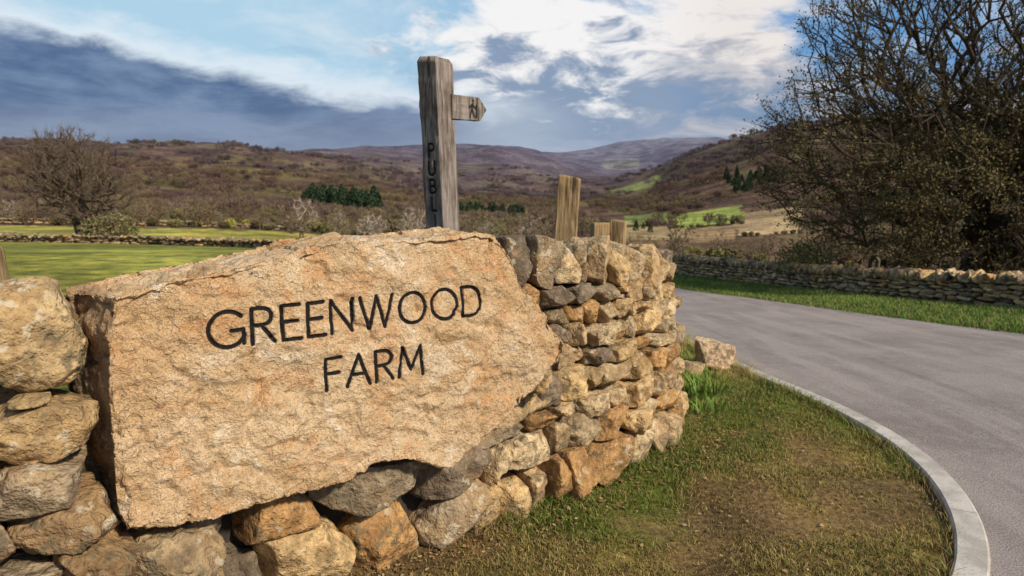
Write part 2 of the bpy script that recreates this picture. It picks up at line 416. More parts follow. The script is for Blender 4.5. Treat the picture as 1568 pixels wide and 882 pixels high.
# left end of the wall, stones stacked against the boulder
fr=frame(BD)
def bl(s,h,w): return np.array([*(BP0+BD*s+BN*w),h])
S.add(24,bl(-1.565,1.155,.20),(.27,.34,.345),fr,rg,np.array((.50,.385,.22)),tilt=.05,k=3.2,planes=7,lo=.76,hi=.95,amp=.08)
def lst(s0,s1,z0,z1,c,w=.17): S.add(20,bl((s0+s1)/2,(z0+z1)/2,w),(s1-s0,.34,(z1-z0)*1.05),fr,rg,np.array(c),tilt=.035)
lst(-1.72,-1.415,.80,.98,(.44,.32,.17)); lst(-1.70,-1.42,.645,.80,(.33,.27,.19),.15); lst(-1.66,-1.37,.475,.65,(.31,.215,.12),.13)
lst(-2.05,-1.72,.80,.97,(.40,.32,.2)); lst(-2.0,-1.70,.64,.81,(.5,.36,.2)); lst(-1.98,-1.66,.475,.65,(.4,.3,.2)); lst(-2.02,-1.71,.98,1.25,(.5,.4,.25))
lst(-1.56,-1.34,.345,.50,(.28,.19,.10),.12); lst(-1.85,-1.54,.31,.48,(.36,.29,.2),.12); lst(-1.40,-1.08,.22,.46,(.34,.26,.16),.13); lst(-1.60,-1.38,.16,.36,(.30,.25,.18),.13); lst(-1.95,-1.60,.12,.33,(.34,.25,.15),.13)
S.add(12,bl(-1.58,.985,.05),(.10,.12,.03),fr,rg,np.array((.50,.38,.2)))
S.add(14,bl(.38,.73,.16),(.17,.25,.2),fr,rg,np.array((.44,.32,.17)))
wall=S.make('dry_stone_wall',M_stone)
m,t=newmat('hearting'); t.l(t.mix(t.noise(t.pos,25,3,.7),(.02,.017,.014),(.07,.055,.04)),t.b.inputs['Base Color']); M_core=m
V=[];F=[]
ss=np.arange(sL,sJ+4.6,.1)
for s in ss:
    x,y=at(s); a=at(s+.06); b=at(s-.06); fr=frame((a[0]-b[0],a[1]-b[1])); z0=zf(x,y)
    tp=(1.0 if s<sJ else TOP(s)-.05)
    if s<sJ-.0 and (np.array([x,y])-BP0)@BD>-1.5: tp=.40
    for (o,h) in ((.15,-.1),(.20,tp),(.45,tp),(.5,-.1)): V.append((x-fr[1][0]*o,y-fr[1][1]*o,z0+h))
for k in range(len(ss)-1):
    for j in range(3): a=k*4+j; F.append((a,a+1,a+5,a+4))
core=mk('wall_hearting',V,np.array(F),M_core,smooth=False,parent=wall)
S=Stones(); x,y=1.93,6.45
S.add(18,(x,y,zf(x,y)+.15),(.34,.36,.38),frame((.9,.3)),rg,np.array((.60,.46,.31)),tilt=.08,k=7)
S.add(14,(x-.24,y-.25,zf(x,y)+.04),(.24,.25,.16),frame((.9,.3)),rg,np.array((.48,.36,.22)),tilt=.1)
S.make('verge_boulder',M_stone)
# ------------------------------------------------------------------ letters
def arc(cx,cy,rx,ry,a0,a1,n=18):
    t=np.radians(np.linspace(a0,a1,n)); return list(zip(cx+rx*np.cos(t),cy+ry*np.sin(t)))
GL={'G':(.92,[arc(.5,.5,.5,.5,42,335,26),[(.93,.06),(.93,.45)],[(.60,.45),(.93,.45)]]),
'R':(.62,[[(0,0),(0,1)],[(0,1)]+arc(.28,.76,.27,.24,90,-90,12)+[(0,.52)],[(.25,.52),(.62,0)]]),
'E':(.50,[[(0,0),(0,1)],[(0,1),(.5,1)],[(0,.52),(.44,.52)],[(0,0),(.52,0)]]),
'N':(.70,[[(0,0),(0,1),(.70,0),(.70,1)]]),'W':(1.12,[[(0,1),(.30,0),(.56,1),(.83,0),(1.12,1)]]),
'O':(.96,[arc(.48,.5,.48,.5,0,360,30)]),
'D':(.76,[[(0,0),(0,1)],[(0,1),(.2,1)]+arc(.26,.5,.50,.5,90,-90,18)+[(0,0)]]),
'F':(.48,[[(0,0),(0,1)],[(0,1),(.5,1)],[(0,.52),(.42,.52)]]),
'A':(.74,[[(0,0),(.37,1),(.74,0)],[(.14,.36),(.60,.36)]]),
'M':(.86,[[(0,0),(.10,1),(.43,.22),(.76,1),(.86,0)]]),
'P':(.55,[[(0,0),(0,1)],[(0,1)]+arc(.28,.74,.27,.26,90,-90,12)+[(0,.48)]]),
'U':(.6,[[(0,1),(0,.3)]+arc(.3,.3,.3,.3,180,360,12)+[(.6,1)]]),
'B':(.55,[[(0,0),(0,1)],[(0,1)]+arc(.28,.76,.24,.24,90,-90,10)+[(0,.52)]+arc(.28,.26,.28,.26,90,-90,10)+[(0,0)]]),
'L':(.5,[[(0,1),(0,0),(.5,0)]]),'I':(.1,[[(.05,0),(.05,1)]]),'C':(.7,[arc(.45,.5,.45,.5,48,312,20)])}
def text_segs(txt,x0,y0,x1,h):
    ws=[GL[c][0] for c in txt]; gap=((x1-x0)/h-sum(ws))/max(1,len(txt)-1); x=0; out=[]
    for c,w in zip(txt,ws):
        for st in GL[c][1]:
            for a,b in zip(st[:-1],st[1:]): out.append((x0+(x+a[0])*h,y0+a[1]*h,x0+(x+b[0])*h,y0+b[1]*h))
        x+=w+gap
    return out
def segdist(p,segs):
    segs=np.array(segs); best=np.full(len(p),9.)
    for (ax,ay,bx,by) in segs:
        d=np.array([bx-ax,by-ay]); q=p-np.array([ax,ay]); t=np.clip(q@d/(d@d+1e-12),0,1)
        best=np.minimum(best,np.hypot(q[:,0]-t*d[0],q[:,1]-t*d[1]))
    return best
segs=text_segs('GREENWOOD',-1.085,1.073,0.008,.122)+text_segs('FARM',-.685,.858,-.28,.12)
# ------------------------------------------------------------------ name boulder
bm=bmesh.new()
def ring(w,off,dx=0.):
    P=[]
    for i in range(len(OUT)):
        a,b=OUT[i-1],OUT[(i+1)%len(OUT)]; t=(b-a)/np.linalg.norm(b-a); nrm=np.array([-t[1],t[0]])
        p=OUT[i]+nrm*off; k=1.0 if p[0]<-1.22 else 0
        lowr=1.0 if (p[0]>-.2 and p[1]<.9) else 0
        k*= .35+.65*np.clip((p[1]-.5)/.7,0,1)
        P.append(bm.verts.new((p[0]-dx*k,w+lowr*(.02 if off==0 and w<.05 else 0),p[1])))
    return P
r0=ring(0,-.010); r1=ring(.014,0); r2=ring(.2,.0,.05); r3=ring(.38,-.0,.10); 
bm.faces.new(r0[::-1])
for A_,B_ in ((r0,r1),(r1,r2),(r2,r3)):
    for i in range(len(OUT)):
        j=(i+1)%len(OUT); bm.faces.new((A_[i],A_[j],B_[j],B_[i]))
bm.faces.new(r3)
bmesh.ops.recalc_face_normals(bm,faces=bm.faces)
me=bpy.data.meshes.new('tmp'); bm.to_mesh(me); bm.free()
tmp=bpy.data.objects.new('tmp',me); scene.collection.objects.link(tmp)
md=tmp.modifiers.new('r','REMESH'); md.mode='VOXEL'; md.voxel_size=.009
dg=bpy.context.evaluated_depsgraph_get(); me2=bpy.data.meshes.new_from_object(tmp.evaluated_get(dg))
bpy.data.objects.remove(tmp)
bm=bmesh.new(); bm.from_mesh(me2)
for rad,cuts in ((.022,2),(.013,1)):
    co=np.array([v.co[:] for v in bm.verts]); d=segdist(co[:,[0,2]],segs); ok=(d<rad)&(co[:,1]<.02)
    bm.edges.ensure_lookup_table()
    ed=[e for e in bm.edges if ok[e.verts[0].index] and ok[e.verts[1].index]]
    bmesh.ops.subdivide_edges(bm,edges=ed,cuts=cuts,use_grid_fill=True); bm.verts.index_update()
bm.normal_update()
co=np.array([v.co[:] for v in bm.verts]); no=np.array([v.normal[:] for v in bm.verts])
d=segdist(co[:,[0,2]],segs); front=(co[:,1]<.02)
amp=(fbm(co*np.array([2.2,2.2,2.6]),4)-.5)*.07
st=co[:,0]*.35+co[:,2]; 
amp+=(fbm(np.stack([co[:,0]*3,co[:,1]*3,st*13],1),4)-.5)*.034
amp+=(fbm(co*11+3,4,.55)-.5)*.042
amp+=(fbm(co*45+9,3,.6)-.5)*.010
rd=np.abs(fbm(co*5+31,4)*2-1); amp-=np.clip(.10-rd,0,1)*.16
fc=fbm(co*3.2+50,3); amp-=np.round(fc*9)/9*.055*np.clip(1-np.exp(-(d/.10)**2),0,1)
pan=np.exp(-np.clip(d/.05,0,9)**2); amp=amp*(1-.40*pan*front)-pan*front*.010
carve=front*np.clip((.0088-d)/.004,0,1)
wob=(fbm(co*90,2)-.5)*.0026
mask=front*np.clip((.0079+wob-d)/.0016,0,1)
co2=co+no*amp[:,None]; co2[:,1]+=carve*.008
side=np.clip((-(co[:,0])-1.34)/.05,0,1)*(co[:,1]>.015)  # mask for the shade painted on the boulder's left flank
W=np.stack([BP0[0]+BD[0]*co2[:,0]+BN[0]*co2[:,1],BP0[1]+BD[1]*co2[:,0]+BN[1]*co2[:,1],co2[:,2]],1)
for v,p in zip(bm.verts,W): v.co=p
bmesh.ops.recalc_face_normals(bm,faces=bm.faces)
me=bpy.data.meshes.new('carved_name_boulder'); bm.to_mesh(me); bm.free()
me.polygons.foreach_set('use_smooth',np.ones(len(me.polygons),bool))
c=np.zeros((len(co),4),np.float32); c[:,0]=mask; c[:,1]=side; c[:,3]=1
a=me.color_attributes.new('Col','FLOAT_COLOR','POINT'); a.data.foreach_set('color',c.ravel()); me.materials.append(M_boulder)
o=bpy.data.objects.new('carved_name_boulder',me); scene.collection.objects.link(o)
# ------------------------------------------------------------------ posts
def post(name,base,top,w,dpt,yaw,zseg,mat,segs=None,cap=.02,parent=None,slant=0,seed=0):
    n=22; L=np.linalg.norm(np.array(top)-np.array(base)); nz=zseg
    per=[]
    for k in range(n): per.append((-w/2+w*k/n,-dpt/2))
    for k in range(n): per.append((w/2,-dpt/2+dpt*k/n))
    for k in range(n): per.append((w/2-w*k/n,dpt/2))
    for k in range(n): per.append((-w/2,dpt/2-dpt*k/n))
    per=np.array(per); m=len(per); zs=np.linspace(0,L,nz)
    V=np.zeros((nz,m,3)); V[:,:,:2]=per; V[:,:,2]=zs[:,None]
    V[:,:,2]+= (zs/L)[:,None]*slant*per[None,:,0]
    V=V.reshape(-1,3)
    flat=V.copy()
    q=V.copy(); q[:,2]*=.12; dirn=np.stack([V[:,0],V[:,1],0*V[:,0]],1); dirn/=np.linalg.norm(dirn,axis=1)[:,None]
    V+=dirn*((fbm(q*60+seed,3)-.5)*.010+(fbm(V*7+seed,3)-.5)*.016)[:,None]
    msk=np.zeros(len(V))
    if segs:
        fr_=(flat[:,1]<-dpt/2+1e-5); d=segdist(flat[:,[0,2]],segs); msk=fr_*np.clip((.0085-d)/.003,0,1); V[:,1]+=fr_*np.clip((.009-d)/.004,0,1)*.008
    idx=np.arange(nz*m).reshape(nz,m); nx=np.roll(idx,-1,axis=1)
    F=np.stack([idx[:-1],nx[:-1],nx[1:],idx[1:]],-1).reshape(-1,4)
    topi=idx[-1]; V2=V[topi].copy(); V2[:,:2]*=.82; V2[:,2]+=cap; V3=V2.mean(0)[None]+np.array([[0,0,cap*.4]])
    b=len(V); V=np.concatenate([V,V2,V3]); ri=np.arange(m)+b; rn=np.roll(ri,-1)
    F1=np.stack([topi,np.roll(topi,-1),rn,ri],-1); F2=np.stack([ri,rn,np.full(m,b+m)],-1)
    msk=np.concatenate([msk,np.zeros(m+1)]); colr=np.stack([msk,msk,msk],1)
    ax=Vector(np.array(top)-np.array(base))
    zr=Matrix.Rotation(yaw,3,'Z'); ex=zr@Vector((1,0,0)); zz=ax.normalized(); ex=(ex-zz*ex.dot(zz)).normalized(); ey=zz.cross(ex)
    M=np.array([ex[:],ey[:],zz[:]])
    W=V@M+np.array(base)
    return mk(name,W,[np.concatenate([F,F1]),F2],mat,colr,parent=parent),M
Yp=4.4
zb=zf(-.36,Yp)-.1
base=np.array([-.392,Yp,zb]); top=np.array([-.482,Yp+.03,2.385])
e=(top-base)/np.linalg.norm(top-base)
L0=np.linalg.norm(top-base); ps=[]
z=L0-.50
for ch in 'PUBLIC':
    w=GL[ch][0]*.082; ps+=text_segs(ch,-w/2,z-.082,w/2,.082); z-=.112
yaw=-R(33)-.10
pst,M=post('footpath_signpost',base,top,.155,.150,yaw,620,M_oldwood,ps,cap=.03,slant=-.15)
ex,ey,ez=M[0],M[1],M[2]
def finger():
    Lf,H,T=.33,.15,.045
    nx_,nz_=70,24; V=[]
    edge=lambda h: Lf-.07*abs(h/H-.5)*2
    for side in (1,-1):
        for i in range(nx_+1):
            for j in range(nz_+1):
                h=H*j/nz_; V.append((edge(h)*i/nx_,side*T/2,h))
    V=np.array(V); fl=V.copy()
    V[:,1]+=np.sign(V[:,1])*(fbm(np.stack([V[:,0]*8,V[:,2]*60,V[:,1]],1),3)-.5)*.006
    V[:,2]+=(fbm(V*9,2)-.5)*.01
    sg=np.array([(.27,.125,.275,.12),(.27,.105,.255,.07),(.255,.07,.28,.02),(.255,.07,.235,.02),(.265,.10,.29,.075),(.265,.10,.235,.08),(.30,.09,.30,.02)]); sg[:,[0,2]]-=.07
    d=segdist(fl[:,[0,2]],sg); mk_=(fl[:,1]>0)*np.clip((.009-d)/.004,0,1); V[:,1]-=mk_*.006
    n1=(nx_+1)*(nz_+1); idx=np.arange(n1).reshape(nx_+1,nz_+1)
    f=np.stack([idx[:-1,:-1],idx[:-1,1:],idx[1:,1:],idx[1:,:-1]],-1).reshape(-1,4)
    F=[f,f[:,::-1]+n1]
    loop=list(idx[:,0])+list(idx[-1,1:])+list(idx[::-1,-1][1:])+list(idx[0,::-1][1:-1])
    l=np.array(loop); F.append(np.stack([l,np.roll(l,-1),np.roll(l,-1)+n1,l+n1],-1))
    o0=base+e*(L0-.345)+ex*(.155/2-.012)+ey*(.150/2-.03)
    W=V[:,[0]]*ey+V[:,[1]]*ex+V[:,[2]]*ez+o0
    return mk('finger_board',W,np.concatenate(F),M_oldwood,np.stack([mk_]*3,1),smooth=False,parent=pst)
finger()
post('wooden_post',(.320,5.0,-.1),(.420,5.02,1.69),.155,.09,R(-12),120,M_newwood,cap=.006,slant=-.12,seed=3)
gp,_=post('gate_post',(.755,6.0,-.2),(.775,6.0,1.31),.15,.12,R(10),100,M_newwood,cap=.004,slant=0,seed=5)
post('gate_post_rail',(.905,6.05,-.2),(.935,6.0,1.33),.12,.09,R(-25),100,M_newwood,cap=.004,slant=-.1,seed=8,parent=gp)
post('wooden_post',(-2.27,3.0,-.05),(-2.32,3.0,1.34),.10,.10,R(10),100,M_newwood,cap=.01,seed=11)
# ------------------------------------------------------------------ field walls
def low_wall(name,path,H,rows,lenr,depth,n,seed,prob,cope=True,cm=1.):
    rg=np.random.default_rng(seed); S=Stones(); path=np.array(path,float)
    P,dd,at=build_wall(S,path,0,1e9,lambda s:H,[1]*rows,lenr,depth,n,rg,prob,.03,H*.05,zf,mult=1.5,cm=cm)
    s=0
    while cope and s<dd[-1]:
        th=rg.uniform(.35,.8)*lenr[0]; x,y=at(s); a=at(s+.1); b=at(s-.1+.001); fr=frame((a[0]-b[0]+1e-6,a[1]-b[1])); hh=H*rg.uniform(.18,.36)
        S.add(n,(x-fr[1][0]*.15,y-fr[1][1]*.15,zf(x,y)+H+hh*.3),(th*1.2,depth*1.4,hh*1.3),fr,rg,pick(rg,prob)*cm,tilt=.25); s+=th*1.05
    o=S.make(name,M_stone)
    ss=np.arange(0,dd[-1],.5);V=[];F=[]
    for s in ss:
        x,y=at(s); a=at(s+.1); b=at(s-.1); fr=frame((a[0]-b[0]+1e-9,a[1]-b[1])); z0=zf(x,y)
        for (oo,h) in ((.1,-.2),(.1,H*.97),(.4,H*.97),(.4,-.2)): V.append((x-fr[1][0]*oo,y-fr[1][1]*oo,z0+h))
    for k in range(len(ss)-1):
        for j in range(3): a=k*4+j; F.append((a,a+1,a+5,a+4))
    mk(name+'_hearting',V,np.array(F),M_core,smooth=False,parent=o)
low_wall('roadside_stone_wall',RW[::-1],.52,6,(.13,.34),.3,7,5,[.18,.24,.08,.24,.06,.14,.06],cm=1.3)
low_wall('field_boundary_wall',[(-60,52),(-34,47),(-26,46),(-19,44),(-13,41),(-6,40),(2,42)],.42,3,(.4,.9),.5,3,6,[.05,.25,.05,.05,.35,.05,.2])
low_wall('field_boundary_wall',[(-95,96),(-71,98),(-56,104),(-44,108),(-36,112)],.6,2,(.8,1.6),.5,3,9,[.05,.25,.05,.05,.35,.05,.2])
# ------------------------------------------------------------------ grass
def blades(name,pts,h,w,colr,mat,lean=.5,seed=1,parent=None):
    rg=np.random.default_rng(seed); n=len(pts); a=rg.uniform(0,2*np.pi,n); la=rg.uniform(0,2*np.pi,n); ln=h*rg.uniform(.1,lean,n)
    sd=np.stack([np.cos(a),np.sin(a),0*a],1)*w[:,None]*.5; up=np.stack([np.cos(la)*ln,np.sin(la)*ln,h],1)
    mid=pts+up*np.array([.35,.35,.6]); V=np.stack([pts-sd,pts+sd,mid+sd*.8,mid-sd*.8,pts+up],1).reshape(-1,3)
    i=np.arange(n)*5; Fq=np.stack([i,i+1,i+2,i+3],1); Ft=np.stack([i+3,i+2,i+4],1)
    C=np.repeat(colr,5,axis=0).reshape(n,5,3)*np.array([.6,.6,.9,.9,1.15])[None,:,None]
    return mk(name,V,[Fq,Ft],mat,C.reshape(-1,3),smooth=False,parent=parent)
N=380000
y=2.2+rg.random(N)**1.25*7.0; lo=wall_x(y)-.05; hi=kerb_x(y)-.06; lo=np.maximum(lo,-1.0); x=rg.uniform(-1.0,2.6,N)
P=np.stack([x,y,0*x],1); n1=fbm(P*1.1,4); n2=fbm(P*3.1+7,3); n3=fbm(P*6+17,3)
bare_=sm(.46,.61,n2*.5+n1*.5)*sm(5.8,3.6,y)
edge=np.minimum(x-lo,hi-x)
ok=(x>lo)&(x<hi)&(rg.random(N)>bare_*.82)&(rg.random(N)<.25+1.3*sm(.34,.62,n3))
x,y,n1,bare_,edge=x[ok],y[ok],n1[ok],bare_[ok],edge[ok]; n=len(x)
z=ground_z(x,y)-.004
h=rg.uniform(.012,.036,n)*(1+1.1*sm(5,7,y))*(1+1.6*sm(.12,.0,edge))*(1-.4*bare_)
g=np.array([.20,.27,.04]); g2=np.array([.11,.16,.03]); ye=np.array([.42,.345,.11]); bw=np.array([.34,.22,.10])
t_=rg.random((n,1)); C=g*t_+g2*(1-t_)
u=rg.random(n); ypr=.28+.6*sm(.40,.58,n1)+.3*bare_
C=np.where((u<ypr)[:,None],ye*(.6+.6*t_),C); C=np.where((u<ypr*.42)[:,None],bw*(.6+.6*t_),C)
C=C*(.85+.5*sm(4,7,y))[:,None]
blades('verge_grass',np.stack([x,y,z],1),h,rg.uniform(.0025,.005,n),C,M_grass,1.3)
N=3200; y=2.4+rg.random(N)*4.2; wx=wall_x(y); x=np.where(rg.random(N)<.5,wx+.02+rg.random(N)**2*.35,wx+rg.random(N)*(kerb_x(y)-wx-.1)); P=np.stack([x,y,ground_z(x,y)+.012],1)
def leaves(cent,size,rg,flat=False):
    n=len(cent); a=rg.normal(size=(n,3)); 
    if flat: a[:,2]*=.2
    a/=np.linalg.norm(a,axis=1)[:,None]; q=rg.normal(size=(n,3))
    if flat: q=q*.3+np.array([0,0,1.])
    b=np.cross(a,q); b/=np.linalg.norm(b,axis=1)[:,None]
    a=a*size[:,None]; b=b*size[:,None]*.6; V=np.stack([cent-a,cent+b,cent+a,cent-b],1).reshape(-1,3); i=np.arange(n)*4
    return V,np.stack([i,i+1,i+2,i+3],1)
V,F=leaves(P,rg.uniform(.004,.014,N),rg,True); lc=np.array([(.25,.13,.05),(.16,.09,.04),(.36,.25,.12)])[rg.integers(0,3,N)]
mk('fallen_leaves',V,F,M_leaf,np.repeat(lc,4,axis=0),smooth=False)
N=150000
y=5+rg.random(N)*23; lo=far_x(y)+.0; hi=rw_x(y)+.1; x=lo+(hi-lo)*rg.random(N)
keep=rg.random(N)<np.clip((hi-lo)/5,0,1); x,y,lo,hi=x[keep],y[keep],lo[keep],hi[keep]; n=len(x)
P=np.stack([x,y,0*x],1); n1=fbm(P*.9,4); t_=rg.random((n,1)); C=(np.array([.18,.28,.045])*t_+np.array([.09,.155,.025])*(1-t_))*(.5+1.0*n1[:,None])
u=rg.random(n); C=np.where((u<.22)[:,None],np.array([.34,.27,.12]),C)
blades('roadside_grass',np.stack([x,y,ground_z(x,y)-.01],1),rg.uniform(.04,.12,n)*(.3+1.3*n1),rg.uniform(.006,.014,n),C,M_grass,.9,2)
def tuft(name,cx,cy,nb_,hh,seed,spread=.12):
    rg=np.random.default_rng(seed); a=rg.uniform(0,6.28,nb_); rr=rg.uniform(0,spread,nb_); x=cx+rr*np.cos(a); y=cy+rr*np.sin(a)
    pts=np.stack([x,y,ground_z(x,y)-.01],1); t_=rg.random((nb_,1))
    return blades(name,pts,rg.uniform(.4,1,nb_)*hh,rg.uniform(.006,.014,nb_),np.array([.16,.28,.05])*t_+np.array([.24,.34,.07])*(1-t_),M_grass,1.0,seed)
tuft('grass_tuft',1.52,5.30,150,.24,3,.17); tuft('grass_tuft',1.42,4.85,90,.15,4,.15); tuft('grass_tuft',1.75,6.1,60,.14,5,.2)
# ------------------------------------------------------------------ trees
def skeleton(trunk,targets,seed,step=.4,jit=.05):
    rg=np.random.default_rng(seed); par=[-1]+list(range(len(trunk)-1))
    cap=200000; N=np.zeros((cap,3)); N[:len(trunk)]=np.array(trunk,float); cnt=len(trunk); fork=N[cnt-1].copy(); start=max(1,len(trunk)//2)
    dT=np.linalg.norm(targets-fork,axis=1)*rg.uniform(.8,1.2,len(targets)); tips=[]
    for ti in np.argsort(dT):
        t=targets[ti]; d=np.linalg.norm(N[start:cnt]-t,axis=1); rfork=np.linalg.norm(N[start:cnt]-fork,axis=1); pen=np.maximum(0,rfork-np.linalg.norm(t-fork)*.92)*2
        i=int(np.argmin(d+pen+rfork*.06))+start; dist=np.linalg.norm(N[i]-t); k=max(1,int(dist/step)); p=i; a=N[i].copy()
        bow=rg.normal(0,dist*.10,3); bow[2]-=dist*.05
        for j in range(1,k+1):
            f=j/k; q=a+(t-a)*f+bow*math.sin(f*math.pi)+rg.normal(0,jit,3)*(j<k); N[cnt]=q; par.append(p); p=cnt; cnt+=1
        tips.append(p)
    N=N[:cnt]; par=np.array(par); c=np.zeros(cnt); c[tips]=1
    for i in range(cnt-1,0,-1): c[par[i]]+=c[i]
    return N,par,np.maximum(c,1),np.array(tips)
def tubes(N,par,rad,sides=5):
    i=np.arange(1,len(N)); a=N[par[i]]; b=N[i]; ra=np.minimum(rad[par[i]],rad[i]*1.6); rb=rad[i]
    d=b-a; L=np.linalg.norm(d,axis=1)[:,None]+1e-9; d=d/L; a=a-d*ra[:,None]*.3
    up=np.where(np.abs(d[:,2:3])>.9,np.array([1.,0,0]),np.array([0,0,1.])); u=np.cross(d,up); u/=np.linalg.norm(u,axis=1)[:,None]; v=np.cross(d,u)
    V=np.zeros((len(i),2,sides,3))
    for k in range(sides):
        t=2*np.pi*k/sides; o=u*math.cos(t)+v*math.sin(t); V[:,0,k]=a+o*ra[:,None]; V[:,1,k]=b+o*rb[:,None]
    bi=np.arange(len(i))*2*sides; F=[]
    for k in range(sides):
        k2=(k+1)%sides; F.append(np.stack([bi+k,bi+k2,bi+sides+k2,bi+sides+k],1))
    return V.reshape(-1,3),np.concatenate(F)
def slivers(org,dirs,L,w,rg):
    n=len(org); s=np.cross(dirs,rg.normal(size=(n,3))); s/=np.linalg.norm(s,axis=1)[:,None]+1e-9
    end=org+dirs*L[:,None]; V=np.stack([org-s*w[:,None]*.5,org+s*w[:,None]*.5,end],1).reshape(-1,3); i=np.arange(n)*3
    return V,np.stack([i,i+1,i+2],1)
def unit(v): return v/(np.linalg.norm(v,axis=1)[:,None]+1e-9)
def crown_pts(n,rg,ells,shell=.6):
    out=[]
    w=np.array([e[1][0]*e[1][1]*e[1][2]*(e[2] if len(e)>2 else 1) for e in ells])**.8; w/=w.sum()
    for e,k in zip(ells,w):
        m=int(n*k); v=unit(rg.normal(size=(m,3)))*(rg.random(m)**(1/3*shell))[:,None]; out.append(np.array(e[0])+v*np.array(e[1]))
    return np.concatenate(out)
def full_tree(name,trunk,targets,seed,rtip,barkc,twigs,twl,twc,nleaf=0,lsz=.05,lcols=None,step=.4,expo=.45,sides=5,rmax=1,twd=.012,lsp=.25,zfade=None):
    rg=np.random.default_rng(seed); N,par,c,tips=skeleton(trunk,targets,seed,step); rad=np.minimum(rtip*c**expo,rmax)
    V,F=tubes(N,par,rad,sides); C=np.tile(barkc,(len(V),1))*(.6+.8*fbm(V*4,2))[:,None]
    tp=np.concatenate([N[tips],N[c<=3]]); org=np.repeat(tp,twigs,axis=0)+rg.normal(0,.03,(len(tp)*twigs,3))
    out=unit(org-np.array(trunk[-1])); dirs=unit(out*.7+rg.normal(0,.7,out.shape)+np.array([0,0,.15]))
    L=rg.uniform(.4,1,len(org))*twl; V2,F2=slivers(org,dirs,L,np.full(len(org),twd),rg); C2=np.repeat(np.array(twc)*rg.uniform(.6,1.3,(len(org),1)),3,axis=0)
    o=mk(name,np.concatenate([V,V2]),[F,F2+len(V)],M_bark,np.concatenate([C,C2]),smooth=False)
    if nleaf:
        k=rg.integers(0,len(org),nleaf); cen=org[k]+dirs[k]*(L[k]*rg.random(nleaf))[:,None]+rg.normal(0,lsp*.3,(nleaf,3))
        cl=fbm(cen*.9,3); pr=sm(.33,.50,cl)*.92+.08
        if zfade: pr=pr*(1-.70*sm(zfade[0],zfade[1],cen[:,2]-.35*(cen[:,0]-trunk[0][0])))
        keep=rg.random(nleaf)<pr; cen=cen[keep]; cl=cl[keep]; nleaf=len(cen)
        V3,F3=leaves(cen,rg.uniform(.5,1.2,nleaf)*lsz,rg); lc=np.array(lcols); ci=lc[rg.integers(0,len(lc),nleaf)]*(.45+1.05*cl)[:,None]*rg.uniform(.8,1.2,(nleaf,1))
        mk(name+'_leaves',V3,F3,M_leaf,np.repeat(ci,4,axis=0),smooth=False,parent=o)
    return o
rg=np.random.default_rng(5)
bx,by=12.0,17.5; bz=zf(bx,by)-.2
tg=crown_pts(4400,rg,[((bx+1.3,by,5.4),(5.4,4.6,4.3)),((bx-3.2,by-.5,2.5),(2.9,3.2,2.4),1.6),((bx-1.6,by,5.2),(3.3,3.2,2.9)),((bx+4,by,3.7),(4.5,4,4.2)),((bx-.4,by-2.0,1.3),(4.2,2.4,1.8),2.2),((bx+2.5,by-1.5,2.4),(3.8,2.8,2.8),1.8)],.75)
tg=tg[tg[:,2]>bz+.4]
full_tree('hawthorn_tree',[(bx,by,bz),(bx-.2,by,bz+.4),(bx-.1,by,bz+.8),(bx+.1,by,bz+1.2)],tg,11,.010,(.075,.055,.038),4,.5,(.095,.068,.04),290000,.037,[(.125,.108,.036),(.105,.083,.032),(.145,.10,.046),(.075,.064,.027)],rmax=.32,expo=.46,zfade=(2.8,6.5),twd=.010)
bx,by=-31.0,49.; bz=zf(bx,by)-.1
tg=crown_pts(1000,rg,[((bx,by,bz+4.9),(3.8,3.6,3.3)),((bx+1.3,by,bz+3.5),(2.8,2.6,2.0)),((bx-1.4,by,bz+5.8),(2.6,2.4,2.3))],.8)
full_tree('bare_field_tree',[(bx+.3,by,bz),(bx+.1,by,bz+.8),(bx,by,bz+1.4),(bx-.1,by,bz+2)],tg,12,.020,(.10,.075,.055),4,.8,(.14,.10,.07),rmax=.42,twd=.026,step=.5,sides=4)
def bush(name,x,y,rx,rz,cols,n,seed,ls=.12,tw=200):
    rg=np.random.default_rng(seed); z=zf(x,y); cen=np.array([x,y,z+rz*.5])+unit(rg.normal(size=(n,3)))*(rg.random(n)**.4)[:,None]*np.array([rx,rx,rz*.6])
    cen=cen[cen[:,2]>z-.05]; cl=fbm(cen*1.5,3); cen=cen[cl>.40]; cl=cl[cl>.40]; m=len(cen); V,F=leaves(cen,rg.uniform(.5,1.2,m)*ls,rg); lc=np.array(cols); C=lc[rg.integers(0,len(lc),m)]*(.5+cl)[:,None]
    o=mk(name,V,F,M_leaf,np.repeat(C,4,axis=0),smooth=False)
    org=np.tile([x,y,z],(tw,1))+rg.normal(0,.1*rx,(tw,3))*np.array([1,1,0]); d=unit(rg.normal(size=(tw,3))*np.array([1,1,.5])+np.array([0,0,.9])); V,F=slivers(org,d,rg.uniform(.6,1.15,tw)*max(rx,rz)*.9,np.full(tw,.02*rx+.01),rg)
    mk(name+'_stems',V,F,M_bark,np.tile([.15,.11,.07],(len(V),1)),smooth=False,parent=o)
bush('green_shrub',-28.2,48.,1.9,2.0,[(.17,.17,.06),(.20,.17,.08),(.15,.11,.07)],3500,31)
bush('bramble_shrub',7.9,18.2,.8,1.3,[(.18,.20,.06),(.24,.19,.09)],3000,33,.045)
